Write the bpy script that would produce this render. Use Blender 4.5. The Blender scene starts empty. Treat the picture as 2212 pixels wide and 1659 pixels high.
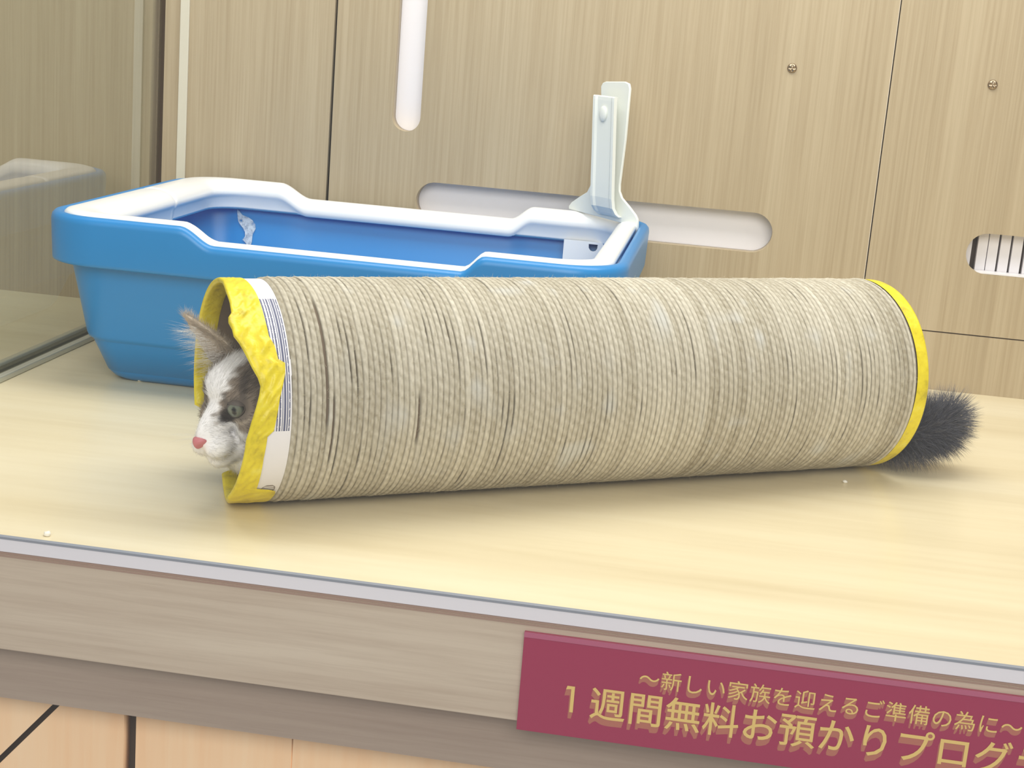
import bpy, bmesh, math, random
import numpy as np
from mathutils import Vector, Matrix

# ------------------------------------------------------------------ camera
scn = bpy.context.scene
COL = scn.collection
F_PX, W_PX = 3300.0, 2212.0
cam_data = bpy.data.cameras.new('camera')
cam_data.sensor_width = 36.0
cam_data.lens = F_PX / W_PX * 36.0
cam_data.clip_start = 0.02
cam = bpy.data.objects.new('camera', cam_data)
COL.objects.link(cam)
RIGHT = Vector((0.9859, 0.1485, 0.0777))
DOWN = Vector((0.1091, -0.2165, -0.9702))
FWD = Vector((-0.1272, 0.9649, -0.2296))
cam.matrix_world = Matrix((
    (RIGHT.x, -DOWN.x, -FWD.x, 0.0),
    (RIGHT.y, -DOWN.y, -FWD.y, -1.6984),
    (RIGHT.z, -DOWN.z, -FWD.z, 0.3579),
    (0, 0, 0, 1)))
scn.camera = cam

# ------------------------------------------------------------------ world, lights, exposure
world = bpy.data.worlds.new('shop_air')
scn.world = world
world.use_nodes = True
bgn = world.node_tree.nodes['Background']
bgn.inputs[0].default_value = (1.0, 0.985, 0.965, 1)
bgn.inputs[1].default_value = 0.42


def area(name, loc, target, sx, sy, power, color):
    d = bpy.data.lights.new(name, 'AREA')
    d.shape = 'RECTANGLE'
    d.size, d.size_y = sx, sy
    d.energy = power
    d.color = color
    o = bpy.data.objects.new(name, d)
    COL.objects.link(o)
    o.location = loc
    v = Vector(target) - Vector(loc)
    o.rotation_euler = v.to_track_quat('-Z', 'Y').to_euler()
    return o


area('cage_lamp', (-0.05, -0.40, 0.98), (-0.05, -0.43, 0.0), 1.3, 0.42, 10.8, (1.0, 0.975, 0.93))
area('shop_lamp', (0.3, -3.3, 1.7), (-0.1, -0.6, -0.1), 2.6, 1.4, 66.0, (1.0, 0.955, 0.915))

scn.view_settings.view_transform = 'Standard'
scn.view_settings.look = 'None'
scn.view_settings.gamma = 1.0
scn.view_settings.exposure = 0.0
scn.view_settings.use_curve_mapping = False

random.seed(4)
rng = np.random.default_rng(7)
DG = bpy.context.evaluated_depsgraph_get


# ------------------------------------------------------------------ helpers
def srgb(r, g, b):
    def f(c):
        c /= 255.0
        return c / 12.92 if c <= 0.04045 else ((c + 0.055) / 1.055) ** 2.4
    return (f(r), f(g), f(b), 1.0)


def mat(name, color, rough=0.5, metal=0.0, spec=0.5, sss=0.0):
    m = bpy.data.materials.new(name)
    m.use_nodes = True
    p = m.node_tree.nodes['Principled BSDF']
    p.inputs['Base Color'].default_value = color
    p.inputs['Roughness'].default_value = rough
    p.inputs['Metallic'].default_value = metal
    p.inputs['Specular IOR Level'].default_value = spec
    if sss:
        p.inputs['Subsurface Weight'].default_value = sss
        p.inputs['Subsurface Radius'].default_value = (0.004, 0.006, 0.01)
        p.inputs['Subsurface Scale'].default_value = 1.0
    return m


def N(m, t, **kw):
    n = m.node_tree.nodes.new(t)
    for k, v in kw.items():
        setattr(n, k, v)
    return n


def L(m, a, b):
    m.node_tree.links.new(a, b)


def ramp(m, fac, stops):
    r = N(m, 'ShaderNodeValToRGB')
    e = r.color_ramp.elements
    while len(e) < len(stops):
        e.new(0.5)
    for el, (p, c) in zip(e, stops):
        el.position = p
        el.color = c
    L(m, fac, r.inputs[0])
    return r.outputs[0]


def mixc(m, fac, a, b, mode='MIX'):
    x = N(m, 'ShaderNodeMix', data_type='RGBA', blend_type=mode)
    for sock, v in ((x.inputs[0], fac), (x.inputs[6], a), (x.inputs[7], b)):
        if isinstance(v, (int, float, tuple)):
            sock.default_value = v
        else:
            L(m, v, sock)
    return x.outputs[2]


def noise(m, vec, scale, detail=3.0, rough=0.55, dist=0.0):
    n = N(m, 'ShaderNodeTexNoise')
    n.inputs['Scale'].default_value = scale
    n.inputs['Detail'].default_value = detail
    n.inputs['Roughness'].default_value = rough
    n.inputs['Distortion'].default_value = dist
    L(m, vec, n.inputs['Vector'])
    return n.outputs['Fac']


def mapping(m, src, scale, loc=(0, 0, 0)):
    mp = N(m, 'ShaderNodeMapping')
    mp.inputs['Scale'].default_value = scale
    mp.inputs['Location'].default_value = loc
    L(m, src, mp.inputs['Vector'])
    return mp.outputs[0]


def bump(m, height, strength, distance):
    b = N(m, 'ShaderNodeBump')
    b.inputs['Strength'].default_value = strength
    b.inputs['Distance'].default_value = distance
    L(m, height, b.inputs['Height'])
    L(m, b.outputs[0], m.node_tree.nodes['Principled BSDF'].inputs['Normal'])


def wood(name, dark, mid, light, stretch, rough=0.42, fine=0.35, spec=0.4):
    """laminate board: broad soft bands plus fine streaks, both stretched along the grain"""
    m = mat(name, mid, rough, spec=spec)
    tc = N(m, 'ShaderNodeTexCoord').outputs['Object']
    b = noise(m, mapping(m, tc, tuple(s * 0.55 for s in stretch)), 1.0, 3.0, 0.5, 0.6)
    f = noise(m, mapping(m, tc, tuple(s * 4.5 for s in stretch), (3, 1, 2)), 1.0, 4.0, 0.65)
    c1 = ramp(m, b, [(0.30, dark), (0.52, mid), (0.72, light)])
    c2 = ramp(m, f, [(0.32, dark), (0.60, light)])
    c = mixc(m, fine, c1, c2)
    L(m, c, m.node_tree.nodes['Principled BSDF'].inputs['Base Color'])
    bump(m, f, 0.08, 0.0006)
    return m


def link_mesh(name, me, m=None, parent=None, smooth=False):
    o = bpy.data.objects.new(name, me)
    COL.objects.link(o)
    if m is not None:
        for mm in (m if isinstance(m, (list, tuple)) else [m]):
            me.materials.append(mm)
    if smooth:
        me.polygons.foreach_set('use_smooth', [True] * len(me.polygons))
    if parent:
        o.parent = parent
    return o


def pydata(name, V, Fc, m=None, parent=None, smooth=False, mi=None):
    me = bpy.data.meshes.new(name)
    me.from_pydata([tuple(map(float, v)) for v in V], [], [tuple(map(int, f)) for f in Fc])
    me.update()
    o = link_mesh(name, me, m, parent, smooth)
    if mi is not None:
        me.polygons.foreach_set('material_index', [int(i) for i in mi])
    return o


def empty(name, loc, label, cat, group=None):
    o = bpy.data.objects.new(name, None)
    COL.objects.link(o)
    o.location = loc
    o.empty_display_size = 0.02
    tag(o, label, cat, group)
    return o


def tag(o, label=None, cat=None, group=None, kind=None):
    if label:
        o['label'] = label
    if cat:
        o['category'] = cat
    if group:
        o['group'] = group
    if kind:
        o['kind'] = kind
    return o


def adopt(o, root):
    """parent a mesh built in world coordinates under a root standing at root.location"""
    o.parent = root
    o.matrix_parent_inverse = Matrix.Translation(root.location).inverted()
    return o


def boxes(name, specs, m, parent=None, bev=0.0, smooth=False):
    bm = bmesh.new()
    for (x0, x1, y0, y1, z0, z1) in specs:
        r = bmesh.ops.create_cube(bm, size=1.0)
        bmesh.ops.scale(bm, vec=(x1 - x0, y1 - y0, z1 - z0), verts=r['verts'])
        bmesh.ops.translate(bm, vec=((x0 + x1) / 2, (y0 + y1) / 2, (z0 + z1) / 2), verts=r['verts'])
    if bev:
        bmesh.ops.bevel(bm, geom=bm.edges[:], offset=bev, segments=2, affect='EDGES', profile=0.5)
    me = bpy.data.meshes.new(name)
    bm.to_mesh(me)
    bm.free()
    return link_mesh(name, me, m, parent, smooth)


def stadium(cx, cz, w, h, n=18):
    """rounded slot outline in (x, z), counter-clockwise"""
    pts = []
    r = min(w, h) / 2
    if w >= h:
        cs = [(cx + w / 2 - r, cz, -90), (cx - w / 2 + r, cz, 90)]
    else:
        cs = [(cx, cz + h / 2 - r, 0), (cx, cz - h / 2 + r, 180)]
    for (a, b, s) in cs:
        for k in range(n + 1):
            t = math.radians(s + 180.0 * k / n)
            pts.append((a + r * math.cos(t), b + r * math.sin(t)))
    return pts


def plate(name, outer, holes, thick, frame, m, parent=None, bev=0.0):
    """flat board with holes: 2-D curve filled and extruded, then turned into a mesh.
    frame = 4x4 matrix taking (u, v, depth) to the world; the board occupies depth 0..thick"""
    cu = bpy.data.curves.new(name, 'CURVE')
    cu.dimensions = '2D'
    cu.fill_mode = 'BOTH'
    cu.extrude = thick / 2 - bev
    cu.bevel_depth = bev
    cu.bevel_resolution = 1
    for poly in [outer] + list(holes):
        s = cu.splines.new('POLY')
        s.points.add(len(poly) - 1)
        for p, (u, v) in zip(s.points, poly):
            p.co = (u, v, 0, 1)
        s.use_cyclic_u = True
    tmp = bpy.data.objects.new('tmp', cu)
    COL.objects.link(tmp)
    dg = DG()
    dg.update()
    me = bpy.data.meshes.new_from_object(tmp.evaluated_get(dg))
    bpy.data.objects.remove(tmp)
    bpy.data.curves.remove(cu)
    me.materials.clear()
    me.transform(frame @ Matrix.Translation((0, 0, thick / 2)))
    if frame.to_3x3().determinant() < 0:
        me.flip_normals()
    bm = bmesh.new()
    bm.from_mesh(me)
    bmesh.ops.remove_doubles(bm, verts=bm.verts, dist=1e-6)
    bmesh.ops.recalc_face_normals(bm, faces=bm.faces)
    bm.to_mesh(me)
    bm.free()
    me.name = name
    return link_mesh(name, me, m, parent)


# (u, v, depth) -> x = u, z = v, depth runs into the wall (+Y)
XZ = Matrix(((1, 0, 0, 0), (0, 0, 1, 0), (0, 1, 0, 0), (0, 0, 0, 1)))


def rect(x0, x1, z0, z1):
    return [(x0, z0), (x1, z0), (x1, z1), (x0, z1)]


def smoothstep(a, b, x):
    t = min(1.0, max(0.0, (x - a) / (b - a)))
    return t * t * (3 - 2 * t)


def colour_attr(me, cols, name='coat'):
    a = me.color_attributes.new(name, 'FLOAT_COLOR', 'POINT')
    a.data.foreach_set('color', np.asarray(cols, np.float32).ravel())


def attr_mat(name, attr, rough=0.7, spec=0.2, sss=0.0):
    m = mat(name, (0.5, 0.5, 0.5, 1), rough, spec=spec, sss=sss)
    a = N(m, 'ShaderNodeAttribute', attribute_name=attr)
    L(m, a.outputs['Color'], m.node_tree.nodes['Principled BSDF'].inputs['Base Color'])
    return m


def glass_mat(name, tint, boost):
    """clear sheet: mirror by Fresnel on the face turned to the light, straight through otherwise"""
    m = bpy.data.materials.new(name)
    m.use_nodes = True
    nt = m.node_tree
    nt.nodes.clear()
    out = N(m, 'ShaderNodeOutputMaterial')
    tr = N(m, 'ShaderNodeBsdfTransparent')
    tr.inputs[0].default_value = tint
    gl = N(m, 'ShaderNodeBsdfGlossy')
    gl.inputs['Roughness'].default_value = 0.0
    gl.inputs['Color'].default_value = (1, 1, 1, 1)
    fr = N(m, 'ShaderNodeFresnel')
    fr.inputs[0].default_value = 1.5
    geo = N(m, 'ShaderNodeNewGeometry')
    inv = N(m, 'ShaderNodeMath', operation='SUBTRACT')
    inv.inputs[0].default_value = 1.0
    L(m, geo.outputs['Backfacing'], inv.inputs[1])
    mul = N(m, 'ShaderNodeMath', operation='MULTIPLY')
    L(m, fr.outputs[0], mul.inputs[0])
    L(m, inv.outputs[0], mul.inputs[1])
    mul2 = N(m, 'ShaderNodeMath', operation='MULTIPLY', use_clamp=True)
    L(m, mul.outputs[0], mul2.inputs[0])
    mul2.inputs[1].default_value = boost
    mx = N(m, 'ShaderNodeMixShader')
    L(m, mul2.outputs[0], mx.inputs[0])
    L(m, tr.outputs[0], mx.inputs[1])
    L(m, gl.outputs[0], mx.inputs[2])
    L(m, mx.outputs[0], out.inputs[0])
    return m


# ------------------------------------------------------------------ materials of the cage
M_WALL = wood('oak_laminate_upright', srgb(164, 146, 115), srgb(176, 158, 127), srgb(188, 172, 142), (66, 66, 1.0), fine=0.55)
M_FLOOR = wood('pale_laminate_floor', srgb(214, 198, 160), srgb(228, 214, 178), srgb(238, 227, 196), (1.2, 16, 16), rough=0.3, fine=0.22)
M_FASCIA = wood('greyed_oak_fascia', srgb(180, 162, 144), srgb(194, 178, 160), srgb(208, 194, 176), (2.0, 60, 60), fine=0.4)
M_LOWER = wood('peach_birch_cabinet', srgb(248, 200, 154), srgb(253, 216, 174), srgb(254, 228, 194), (26, 26, 1.2), fine=0.25)
M_DARKGAP = mat('dark_joint_brown', srgb(92, 72, 50), 0.8)
M_BLACKGAP = mat('dark_joint', srgb(40, 33, 27), 0.9)
M_WHITEBACK = mat('white_backing_board', srgb(250, 247, 250), 0.6)
M_RAIL = mat('frosted_grey_rail', srgb(228, 226, 234), 0.45)
M_RAILTOP = mat('blue_grey_gasket', srgb(140, 146, 158), 0.5)
M_EDGE = mat('brown_edging', srgb(160, 134, 120), 0.6)
M_CHANNEL = mat('satin_aluminium', srgb(196, 196, 180), 0.35, 0.4)
M_SEAL = mat('olive_seal', srgb(92, 90, 66), 0.6)
M_STEEL = mat('nickel_screw', srgb(170, 150, 125), 0.25, 1.0)

# ------------------------------------------------------------------ structure
S = {'kind': 'structure'}
floor = boxes('floor', [(-1.9, 1.3, -0.7880, 0.03, -0.060, 0.0)], M_FLOOR)
tag(floor, kind='structure')

XG, XS, ZS = -0.4536, 0.1555, 0.0648          # the panel joints
wall = bpy.data.objects.new('wall_back', None)
COL.objects.link(wall)
tag(wall, kind='structure')
TH = 0.018
T = 1.05
wslots = [stadium(-0.3672, 0.43, 0.0325, 0.400), stadium(-0.1500, 0.1540, 0.4010, 0.0440)]
plate('panel', rect(-0.6515, XG - 0.0016, ZS + 0.0008, T), [], TH, XZ, M_WALL, wall)
plate('panel', rect(XG + 0.0016, XS - 0.0007, ZS + 0.0008, T), wslots, TH, XZ, M_WALL, wall)
plate('panel', rect(XS + 0.0007, 1.3, ZS + 0.0008, T), [stadium(0.4085, 0.1552, 0.3000, 0.0440)], TH, XZ, M_WALL, wall)
plate('panel', rect(-0.6515, 1.3, 0.0, ZS - 0.0008), [], TH, XZ, M_WALL, wall)
plate('panel', rect(-1.9, -0.6665, 0.0, T), [], TH, XZ, M_WALL, wall)
boxes('joint_backing', [(XG - 0.006, XG + 0.006, 0.0185, 0.021, 0.0, T), (XS - 0.005, XS + 0.005, 0.0185, 0.021, 0.0, T)], M_BLACKGAP, wall)
boxes('joint_backing', [(-0.6515, 1.3, 0.0185, 0.0205, ZS - 0.005, ZS + 0.005)], M_BLACKGAP, wall)
boxes('joint_backing', [(-0.672, -0.646, 0.0185, 0.021, 0.0, T)], M_DARKGAP, wall)
boxes('joint_bead', [(XS - 0.0013, XS - 0.0007, -0.0004, 0.004, ZS + 0.001, T)], mat('pale_joint_bead', srgb(225, 212, 190), 0.4), wall)
boxes('backing_board', [(-0.395, -0.340, 0.0185, 0.021, 0.20, 0.66)], M_WHITEBACK, wall)
boxes('backing_board', [(-0.365, 0.066, 0.0185, 0.021, 0.122, 0.187)], M_WHITEBACK, wall)

# ventilation grille behind the slot at the right
vent = empty('ventilation_grille', (0.4085, 0.012, 0.1552), 'white slatted ventilation grille in the rounded slot at the right edge', 'vent')
adopt(boxes('grille_back', [(0.244, 0.573, 0.0265, 0.0280, 0.128, 0.183)], mat('dark_vent_inside', srgb(70, 58, 50), 0.8)), vent)
slats = []
x = 0.2560
k = 0
gaps = [0.0060, 0.0008, 0.0022, 0.0022, 0.0030, 0.0020, 0.0034]
while x < 0.556:
    slats.append((x, x + 0.0105, 0.0186, 0.0260, 0.1290, 0.1815))
    x += 0.0105 + gaps[k % len(gaps)]
    k += 1
adopt(boxes('slat_panel', slats, mat('white_slats', srgb(238, 235, 238), 0.45), None, 0.0003), vent)
adopt(boxes('grille_rim', [(0.262, 0.556, 0.0008, 0.0178, 0.1334, 0.1350)], mat('white_rim', srgb(240, 238, 240), 0.4)), vent)

# strip at the back end of the side pane, floor channel that holds the pane
tr1 = boxes('trim_1', [(-0.6330, -0.6225, -0.0030, -0.0002, 0.002, T)], mat('pale_corner_strip', srgb(214, 208, 188), 0.4), None, 0.0006)
tag(tr1, kind='structure')
ch = boxes('trim_2', [(-0.6730, -0.6655, -0.786, -0.001, 0.0002, 0.0060), (-0.6485, -0.6410, -0.786, -0.001, 0.0002, 0.0060)], M_CHANNEL, None, 0.0012)
tag(ch, kind='structure')
adopt(boxes('seal', [(-0.6654, -0.6594, -0.786, -0.001, 0.0002, 0.0030), (-0.6546, -0.6486, -0.786, -0.001, 0.0002, 0.0030)], M_SEAL), ch)
side = boxes('window_1', [(-0.6592, -0.6548, -0.784, -0.0008, 0.0004, T)], glass_mat('side_glass', (0.93, 0.955, 0.94, 1), 1.9))
tag(side, kind='structure')
front = boxes('window_2', [(-1.9, 1.3, -0.846, -0.840, -0.60, T)], glass_mat('front_glass', (0.985, 0.99, 0.985, 1), 1.9))
tag(front, kind='structure')

# front edge: grey rail, fascia board, recessed strip below it, lower cabinet
rail = boxes('trim_3', [(-1.9, 1.3, -0.7915, -0.7882, -0.0103, -0.0006)], M_RAIL, None, 0.0003)
tag(rail, kind='structure')
adopt(boxes('gasket', [(-1.9, 1.3, -0.7921, -0.7881, -0.0006, 0.0003), (-1.9, 1.3, -0.7921, -0.7916, -0.0012, -0.0006)], M_RAILTOP), rail)
fas = boxes('trim_4', [(-1.9, 1.3, -0.7915, -0.7700, -0.0802, -0.0125)], M_FASCIA, None, 0.0006)
tag(fas, kind='structure')
adopt(boxes('edging', [(-1.9, 1.3, -0.7908, -0.7700, -0.0124, -0.0104), (-1.9, 1.3, -0.7917, -0.7908, -0.0138, -0.0126)], M_EDGE), fas)
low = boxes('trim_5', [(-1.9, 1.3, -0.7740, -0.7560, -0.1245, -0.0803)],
            wood('shaded_oak_strip', srgb(150, 132, 120), srgb(164, 147, 134), srgb(176, 160, 146), (2.0, 60, 60), fine=0.3))  # fascia oak in darker tones: the overhang's shade put into the colour
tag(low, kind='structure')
wl = bpy.data.objects.new('wall_front', None)
COL.objects.link(wl)
tag(wl, kind='structure')
YL = -0.752


def slant(z):                                   # mitre joint running down to the left
    return -0.4313 + (z + 0.1364) / 0.0480 * 0.0417


g = 0.0026
LW = Matrix.Translation((0, YL, 0)) @ XZ
zt, zb = -0.1150, -0.60
plate('panel', [(-1.9, zb), (slant(zb) - g, zb), (slant(zt) - g, zt), (-1.9, zt)], [], 0.012, LW, M_LOWER, wl)
plate('panel', [(slant(-0.22) + g, -0.22), (-0.3805, -0.22), (-0.3805, zt), (slant(zt) + g, zt)], [], 0.012, LW, M_LOWER, wl)
plate('panel', rect(-0.3715, -0.2585, zb, zt), [], 0.012, LW, M_LOWER, wl)
plate('panel', rect(-0.2575, 1.3, zb, zt), [], 0.012, LW, M_LOWER, wl)
boxes('joint_backing', [(-0.9, -0.34, YL + 0.0125, YL + 0.015, zb, zt)], mat('lower_joint', srgb(70, 56, 44), 0.8), wl)
boxes('joint_backing', [(-0.27, -0.25, YL + 0.0125, YL + 0.015, zb, zt)], mat('lower_hairline', srgb(150, 104, 70), 0.8), wl)

# two screws in the back wall
for (sx, sz, lab) in ((0.0507, 0.3337, 'small round nickel screw in the wall left of the thin panel joint'),
                      (0.2603, 0.3335, 'small round nickel screw in the wall near the upper right corner')):
    bm = bmesh.new()
    bmesh.ops.create_uvsphere(bm, u_segments=24, v_segments=14, radius=0.0052)
    for v in bm.verts:
        v.co.z = v.co.z * 0.62 if v.co.z > 0 else v.co.z * 0.05
    # cross recess
    for v in bm.verts:
        rr_ = math.hypot(v.co.x, v.co.y)
        if v.co.z > 0.002 and (abs(v.co.x) < 0.0009 or abs(v.co.y) < 0.0009) and rr_ < 0.0034:
            v.co.z -= 0.0012
    bmesh.ops.rotate(bm, verts=bm.verts, cent=(0, 0, 0), matrix=Matrix.Rotation(math.radians(90), 3, 'X'))
    me = bpy.data.meshes.new('screw')
    bm.to_mesh(me)
    bm.free()
    o = link_mesh('screw', me, M_STEEL, None, True)
    o.location = (sx, -0.0002, sz)
    tag(o, lab, 'screw', 'screws in the back wall')

# ------------------------------------------------------------------ sign on the fascia
sign = empty('fascia_sign', (-0.0982, -0.7940, -0.0505), 'dark magenta sign with gold Japanese lettering stuck on the front fascia', 'sign')
M_SIGN = mat('magenta_plate', srgb(158, 44, 82), 0.35)
adopt(boxes('plate', [(-0.0985, 0.36, -0.7945, -0.7918, -0.0847, -0.0172)], M_SIGN, None, 0.0002), sign)
adopt(boxes('plate_edge', [(-0.0985, 0.36, -0.7949, -0.7945, -0.0206, -0.0172)], mat('pale_magenta_edge', srgb(176, 92, 122), 0.35)), sign)
M_GOLD = mat('gold_lettering', srgb(226, 194, 118), 0.4)
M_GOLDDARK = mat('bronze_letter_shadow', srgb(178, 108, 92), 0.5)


def text_line(name, chars, x0, pitch, zc, em, m, depth, y, thick, offs=((0, 0),)):
    bm = bmesh.new()
    for i, c in enumerate(chars):
        cu = bpy.data.curves.new('t', 'FONT')
        cu.body = c
        cu.size = em
        cu.align_x = 'CENTER'
        cu.offset = thick
        cu.extrude = depth
        cu.resolution_u = 3
        t = bpy.data.objects.new('t', cu)
        COL.objects.link(t)
        dg = DG()
        dg.update()
        me = bpy.data.meshes.new_from_object(t.evaluated_get(dg))
        bpy.data.objects.remove(t)
        bpy.data.curves.remove(cu)
        if c == '\uff11':                               # the numeral has no foot on this sign
            b1 = bmesh.new()
            for quad in ([(-.010, .010), (.085, .010), (.085, .760), (-.010, .760)], [(-.120, .760), (-.150, .655), (-.010, .675), (-.010, .760)]):
                b1.faces.new([b1.verts.new((px * em, py * em, depth)) for (px, py) in quad])
            bmesh.ops.recalc_face_normals(b1, faces=b1.faces[:])
            for f_ in b1.faces:
                f_.normal_update()
                if f_.normal.z < 0:
                    f_.normal_flip()
            me.clear_geometry()
            b1.to_mesh(me)
            b1.free()
        for (ox, oz, oy) in offs:
            b2 = me.copy()
            b2.transform(Matrix.Translation((x0 + i * pitch + ox, y + oy, zc + oz)) @ Matrix.Rotation(math.radians(90), 4, 'X') @ Matrix.Translation((0, -em * 0.36, 0)))
            bm.from_mesh(b2)
            bpy.data.meshes.remove(b2)
        bpy.data.meshes.remove(me)
    me = bpy.data.meshes.new(name)
    bm.to_mesh(me)
    bm.free()
    return link_mesh(name, me, m)


T1 = '〜新しい家族を迎えるご準備の為に〜'
T2 = '１週間無料お預かりプログラム'
ghost1 = [(-0.00012 * k, -0.0007 * k, 0.00003 * k) for k in range(0, 6)]  # drop shadow of the letters painted as darker copies stepped downward
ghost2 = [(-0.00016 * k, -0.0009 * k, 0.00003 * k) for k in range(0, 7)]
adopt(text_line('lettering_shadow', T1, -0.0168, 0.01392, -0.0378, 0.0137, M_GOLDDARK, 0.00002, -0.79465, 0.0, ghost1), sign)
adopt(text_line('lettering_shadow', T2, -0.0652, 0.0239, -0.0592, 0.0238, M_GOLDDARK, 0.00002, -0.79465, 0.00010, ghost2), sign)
adopt(text_line('lettering', T1, -0.0168, 0.01392, -0.0378, 0.0137, M_GOLD, 0.00006, -0.79480, 0.0, [(0, 0, 0)]), sign)
adopt(text_line('lettering', T2, -0.0652, 0.0239, -0.0592, 0.0238, M_GOLD, 0.00006, -0.79480, 0.00016, [(0, 0, 0)]), sign)

# ------------------------------------------------------------------ litter box
LX0, LX1, LY0, LY1, LR = -0.617, -0.080, -0.412, -0.012, 0.058
LH = 0.160
YM = (LY0 + LY1) / 2


def dip(x, y):
    f = smoothstep(-0.478, -0.446, x) * (1 - smoothstep(-0.223, -0.203, x))
    b = smoothstep(-0.500, -0.464, x) * (1 - smoothstep(-0.236, -0.211, x))
    t = smoothstep(YM - 0.08, YM + 0.08, y)
    return f * (1 - t) + b * t


def ring_plan(il, ir, jf, jb, rad, nc=14, nx=120, ny=110):
    x0, x1, y0, y1 = LX0 + il, LX1 - ir, LY0 + jf, LY1 - jb
    P = []

    def corner(cx, cy, a0):
        for k in range(nc):
            t = math.radians(a0 + 90.0 * k / nc)
            P.append((cx + rad * math.cos(t), cy + rad * math.sin(t)))

    def line(ax, ay, bx, by, n):
        for k in range(n):
            t = k / n
            P.append((ax + (bx - ax) * t, ay + (by - ay) * t))
    line(x0 + rad, y0, x1 - rad, y0, nx)
    corner(x1 - rad, y0 + rad, -90)
    line(x1, y0 + rad, x1, y1 - rad, ny)
    corner(x1 - rad, y1 - rad, 0)
    line(x1 - rad, y1, x0 + rad, y1, nx)
    corner(x0 + rad, y1 - rad, 90)
    line(x0, y1 - rad, x0, y0 + rad, ny)
    corner(x0 + rad, y0 + rad, 180)
    return P


def loft(name, rings, m, root, cap0=False, cap1=False, closed=False):
    V, Fc = [], []
    n = len(rings[0])
    for r in rings:
        V += r
    R_ = len(rings)
    for i in range(R_ if closed else R_ - 1):
        a, b = i * n, ((i + 1) % R_) * n
        for k in range(n):
            k2 = (k + 1) % n
            Fc.append((a + k, a + k2, b + k2, b + k))
    if cap0:
        Fc.append(tuple(range(n - 1, -1, -1)))
    if cap1:
        Fc.append(tuple(range((R_ - 1) * n, R_ * n)))
    o = pydata(name, V, Fc, m, None, True)
    bm = bmesh.new()
    bm.from_mesh(o.data)
    bmesh.ops.recalc_face_normals(bm, faces=bm.faces)
    bm.to_mesh(o.data)
    bm.free()
    return adopt(o, root)


def bring(i, zf, rad=None):
    """ring of the blue tub; i = inset from the lip, zf(top) -> z"""
    P = ring_plan(i, i, i, i, max(LR - i * 0.8, 0.02) if rad is None else rad)
    return [(x, y, zf(LH - 0.0150 * dip(x, y))) for (x, y) in P]


M_BLUE = mat('blue_plastic', srgb(22, 132, 202), 0.33, spec=0.5, sss=0.0)
M_WHITE = mat('white_plastic', srgb(244, 246, 246), 0.3)
tray = empty('litter_box', (-0.348, -0.212, 0.0), 'blue plastic litter box with a white inner rim standing behind the sisal tube', 'litter box')
const = lambda z: (lambda t: z)
rel = lambda d: (lambda t: t + d)
rings = [bring(.064, const(0.0)), bring(.060, const(.0005)), bring(.0545, const(.004)), bring(.0500, const(.010)),
         bring(.040, const(.036)), bring(.0385, const(.0395)), bring(.0335, const(.0425)), bring(.0320, const(.046)),
         bring(.0185, const(.1125)), bring(.0180, const(.1145)), bring(.0040, const(.1150)), bring(.0022, const(.1160)),
         bring(.0020, const(.1185)), bring(.0008, rel(-.0075)), bring(.0016, rel(-.0035)), bring(.0040, rel(-.0008)),
         bring(.0070, rel(0)), bring(.0100, rel(-.0008)), bring(.0120, rel(-.004)), bring(.0130, rel(-.012)),
         bring(.0200, const(.112)), bring(.0345, const(.046)), bring(.050, const(.010)), bring(.058, const(.0065))]
loft('tub', rings, M_BLUE, tray, True, True)


def wring(t, zf):
    """ring of the white insert; t = 0 at its outer edge, 1 at its inner edge"""
    il, ir, jf, jb = 0.0125 + t * .040, 0.0135 + t * .024, 0.0100 + t * .021, 0.0095 + t * .021
    P = ring_plan(il, ir, jf, jb, max(LR - 0.012 - t * 0.012, 0.03))
    return [(x, y, zf(LH - 0.0150 * dip(x, y)) - (0.0030 * math.exp(-((y + 0.182 - 0.02 * (x + 0.58)) / 0.0022) ** 2) if x < -0.55 and t < 0.99 else 0.0)) for (x, y) in P]


skirt = 0.1330
wr = [wring(.02, rel(-.006)), wring(.02, rel(-.001)), wring(.08, rel(.0012)), wring(.20, rel(.0024)), wring(.45, rel(.0026)),
      wring(.70, rel(.0010)), wring(.86, rel(-.0022)), wring(.98, rel(-.0075)), wring(1.0, rel(-.0115)), wring(.97, rel(-.0145)), wring(.90, rel(-.0158)), wring(.88, lambda t: min(skirt, t - .0165)),
      wring(.84, const(skirt - 0.003)), wring(.80, lambda t: t - .010), wring(.70, rel(-.004)), wring(.2, rel(-.004))]
loft('rim_insert', wr, M_WHITE, tray, closed=True)
# lining plate at the right end with its U-shaped opening
hole = [(-0.1462, 0.1300), (-0.1458, 0.1255), (-0.1438, 0.1228), (-0.1410, 0.1220), (-0.1384, 0.1228), (-0.1366, 0.1255), (-0.1362, 0.1300)]
plate('end_lining', [(-0.1735, 0.070), (-0.108, 0.070), (-0.108, 0.1325), (-0.1735, 0.1325)], [hole], 0.002, Matrix.Translation((0, -0.0450, 0)) @ XZ, M_WHITE)
lin = bpy.data.objects['end_lining']
adopt(lin, tray)
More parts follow.
